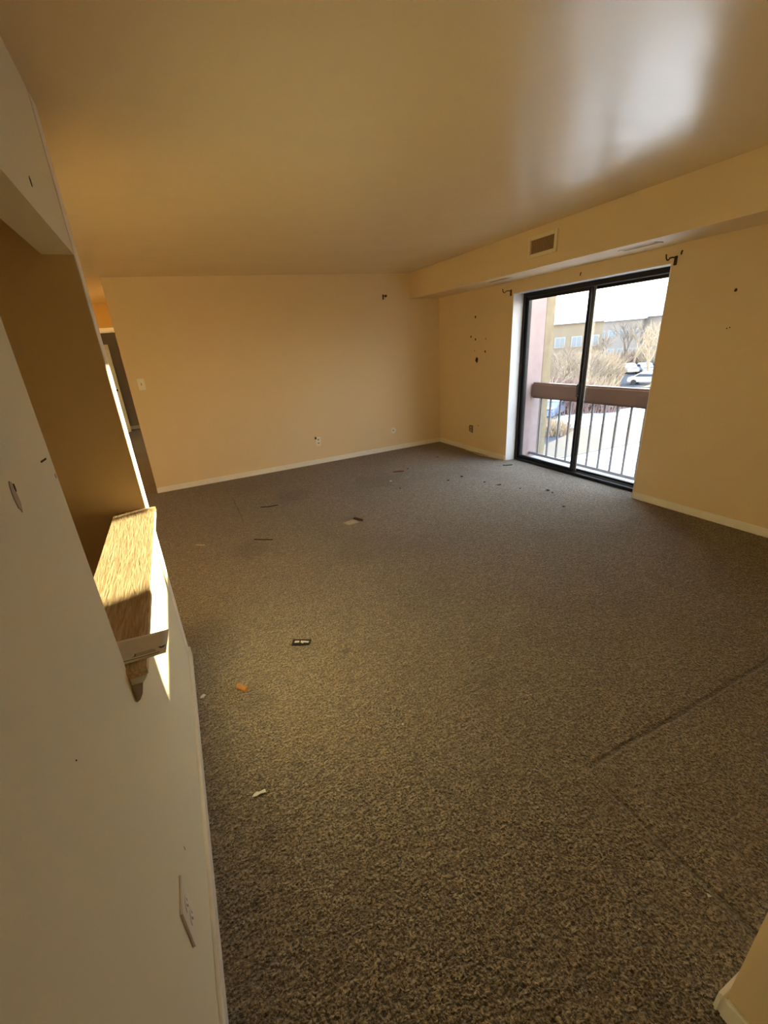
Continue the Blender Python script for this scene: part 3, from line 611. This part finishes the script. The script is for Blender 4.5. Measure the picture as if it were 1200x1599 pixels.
bl = [((44.0, 62), 5.5, 5.0, 'twig', 'tan brush in front of the left end of the long tan building'), ((41.6, 64), 5.0, 5.2, 'twig', 'tan brush in front of the middle of the long tan building'),
      ((39.6, 66), 4.5, 5.0, 'twig', 'golden brush right of the door stile'), ((39.3, 69.5), 2.6, 2.8, 'twig', 'brush sloping down towards the parked cars'),
      ((46.0, 60), 5.0, 5.0, 'twig', 'tan brush beside the timber post'), ((43.0, 47), 3.4, 3.6, 'redtwig', 'reddish brush above the left half of the railing'),
      ((40.6, 50), 3.4, 3.2, 'twig', 'golden low brush just right of the door stile'),
      ((39.8, 46.5), 1.8, 1.7, 'redtwig', 'reddish bush under the top board, left of the two on the verge'), ((37.6, 47), 1.8, 1.6, 'redtwig', 'reddish bush under the top board, middle of the verge'),
      ((35.9, 49), 1.3, 1.2, 'redtwig', 'small reddish bush under the top board at the verge end'), ((42.6, 36), 1.3, 1.2, 'twig', 'dry bush by the roadside behind the left balusters'),
      ((33.9, 99), 3.4, 3.6, 'twig', 'yellowish brush below the right gabled house'), ((31.6, 90), 4, 3.6, 'twig', 'yellowish brush at the right door edge'), ((36.0, 97), 4.5, 3.0, 'redtwig', 'brown brush behind the row of parked cars')]
for i, ((az, d), r, h, m, lb) in enumerate(bl): bush(*polar(az, d), r, h, 900 if r > 3 else 350, 90+i, m, lb)

def car_proto(col, name='parked_car'):
    o = empty(name)
    bm = bmesh.new()
    prof = [(-2.2, 0.35), (-2.25, 0.75), (-1.9, 0.95), (-1.2, 1.0), (-0.6, 1.42), (0.9, 1.45), (1.7, 1.0), (2.15, 0.92), (2.25, 0.5), (2.1, 0.32)]
    prism(bm, [(x, -0.86, z) for x, z in prof], (0, 1.72, 0)); obj('car_body', bm, mat('car_paint', col, 0.25, 0.6), o, 0.06)
    bm = bmesh.new()
    for s in (-0.865, 0.845): prism(bm, [(-0.95, s, 1.02), (-0.55, s, 1.34), (0.85, s, 1.36), (1.35, s, 1.02)], (0, 0.02, 0))
    obj('side_windows', bm, M['carglass'], o)
    bm = bmesh.new(); box(bm, -0.6, 0.85, -0.72, 0.72, 1.43, 1.53); box(bm, -2.1, -1.3, -0.7, 0.7, 0.96, 1.04); obj('snow_cover', bm, M['snow'], o, 0.03)
    for sx in (-1.4, 1.4):
        for sy in (-0.87, 0.67):
            bm = bmesh.new(); tube(bm, [(sx, sy, 0.33), (sx, sy+0.2, 0.33)], 0.33, 16); obj('wheel', bm, M['tyre'], o)
    return o
def copy_tree(o, parent=None):
    c_ = o.copy(); COL.objects.link(c_); c_.parent = parent
    for ch in list(o.children): copy_tree(ch, c_)
    return c_
protos = [car_proto((0.35, 0.38, 0.42)), car_proto((0.10, 0.12, 0.17)), car_proto((0.45, 0.44, 0.42))]
used = [False]*3
cars = [(1, polar(42.7, 43.5), 0.45, 'dark blue snow-topped car by the roadside behind the left balusters'), (0, polar(37.6, 71), 2.0, 'grey snowy car just above the railing, right of the door stile'),
        (2, polar(33.2, 68), 1.9, 'silver car at the right door edge above the railing'),
        (0, polar(38.2, 84), 0.95, 'snowy grey car, leftmost in the far parked row'), (1, polar(36.7, 84), 0.9, 'dark snowy car, second from the left in the far parked row'),
        (2, polar(35.2, 84), 0.95, 'silver snowy car in the middle of the far parked row'), (0, polar(33.7, 84), 0.9, 'grey snowy car, second from the right in the far parked row'),
        (1, polar(32.2, 84), 0.95, 'dark snowy car, rightmost in the far parked row')]
for k, (x, y), rz, lb in cars:
    o = protos[k] if not used[k] else copy_tree(protos[k]); used[k] = True
    o.location = (x, y, G+0.03); o.rotation_euler.z = rz; tag(o, lb, 'car', 'cars parked outside')
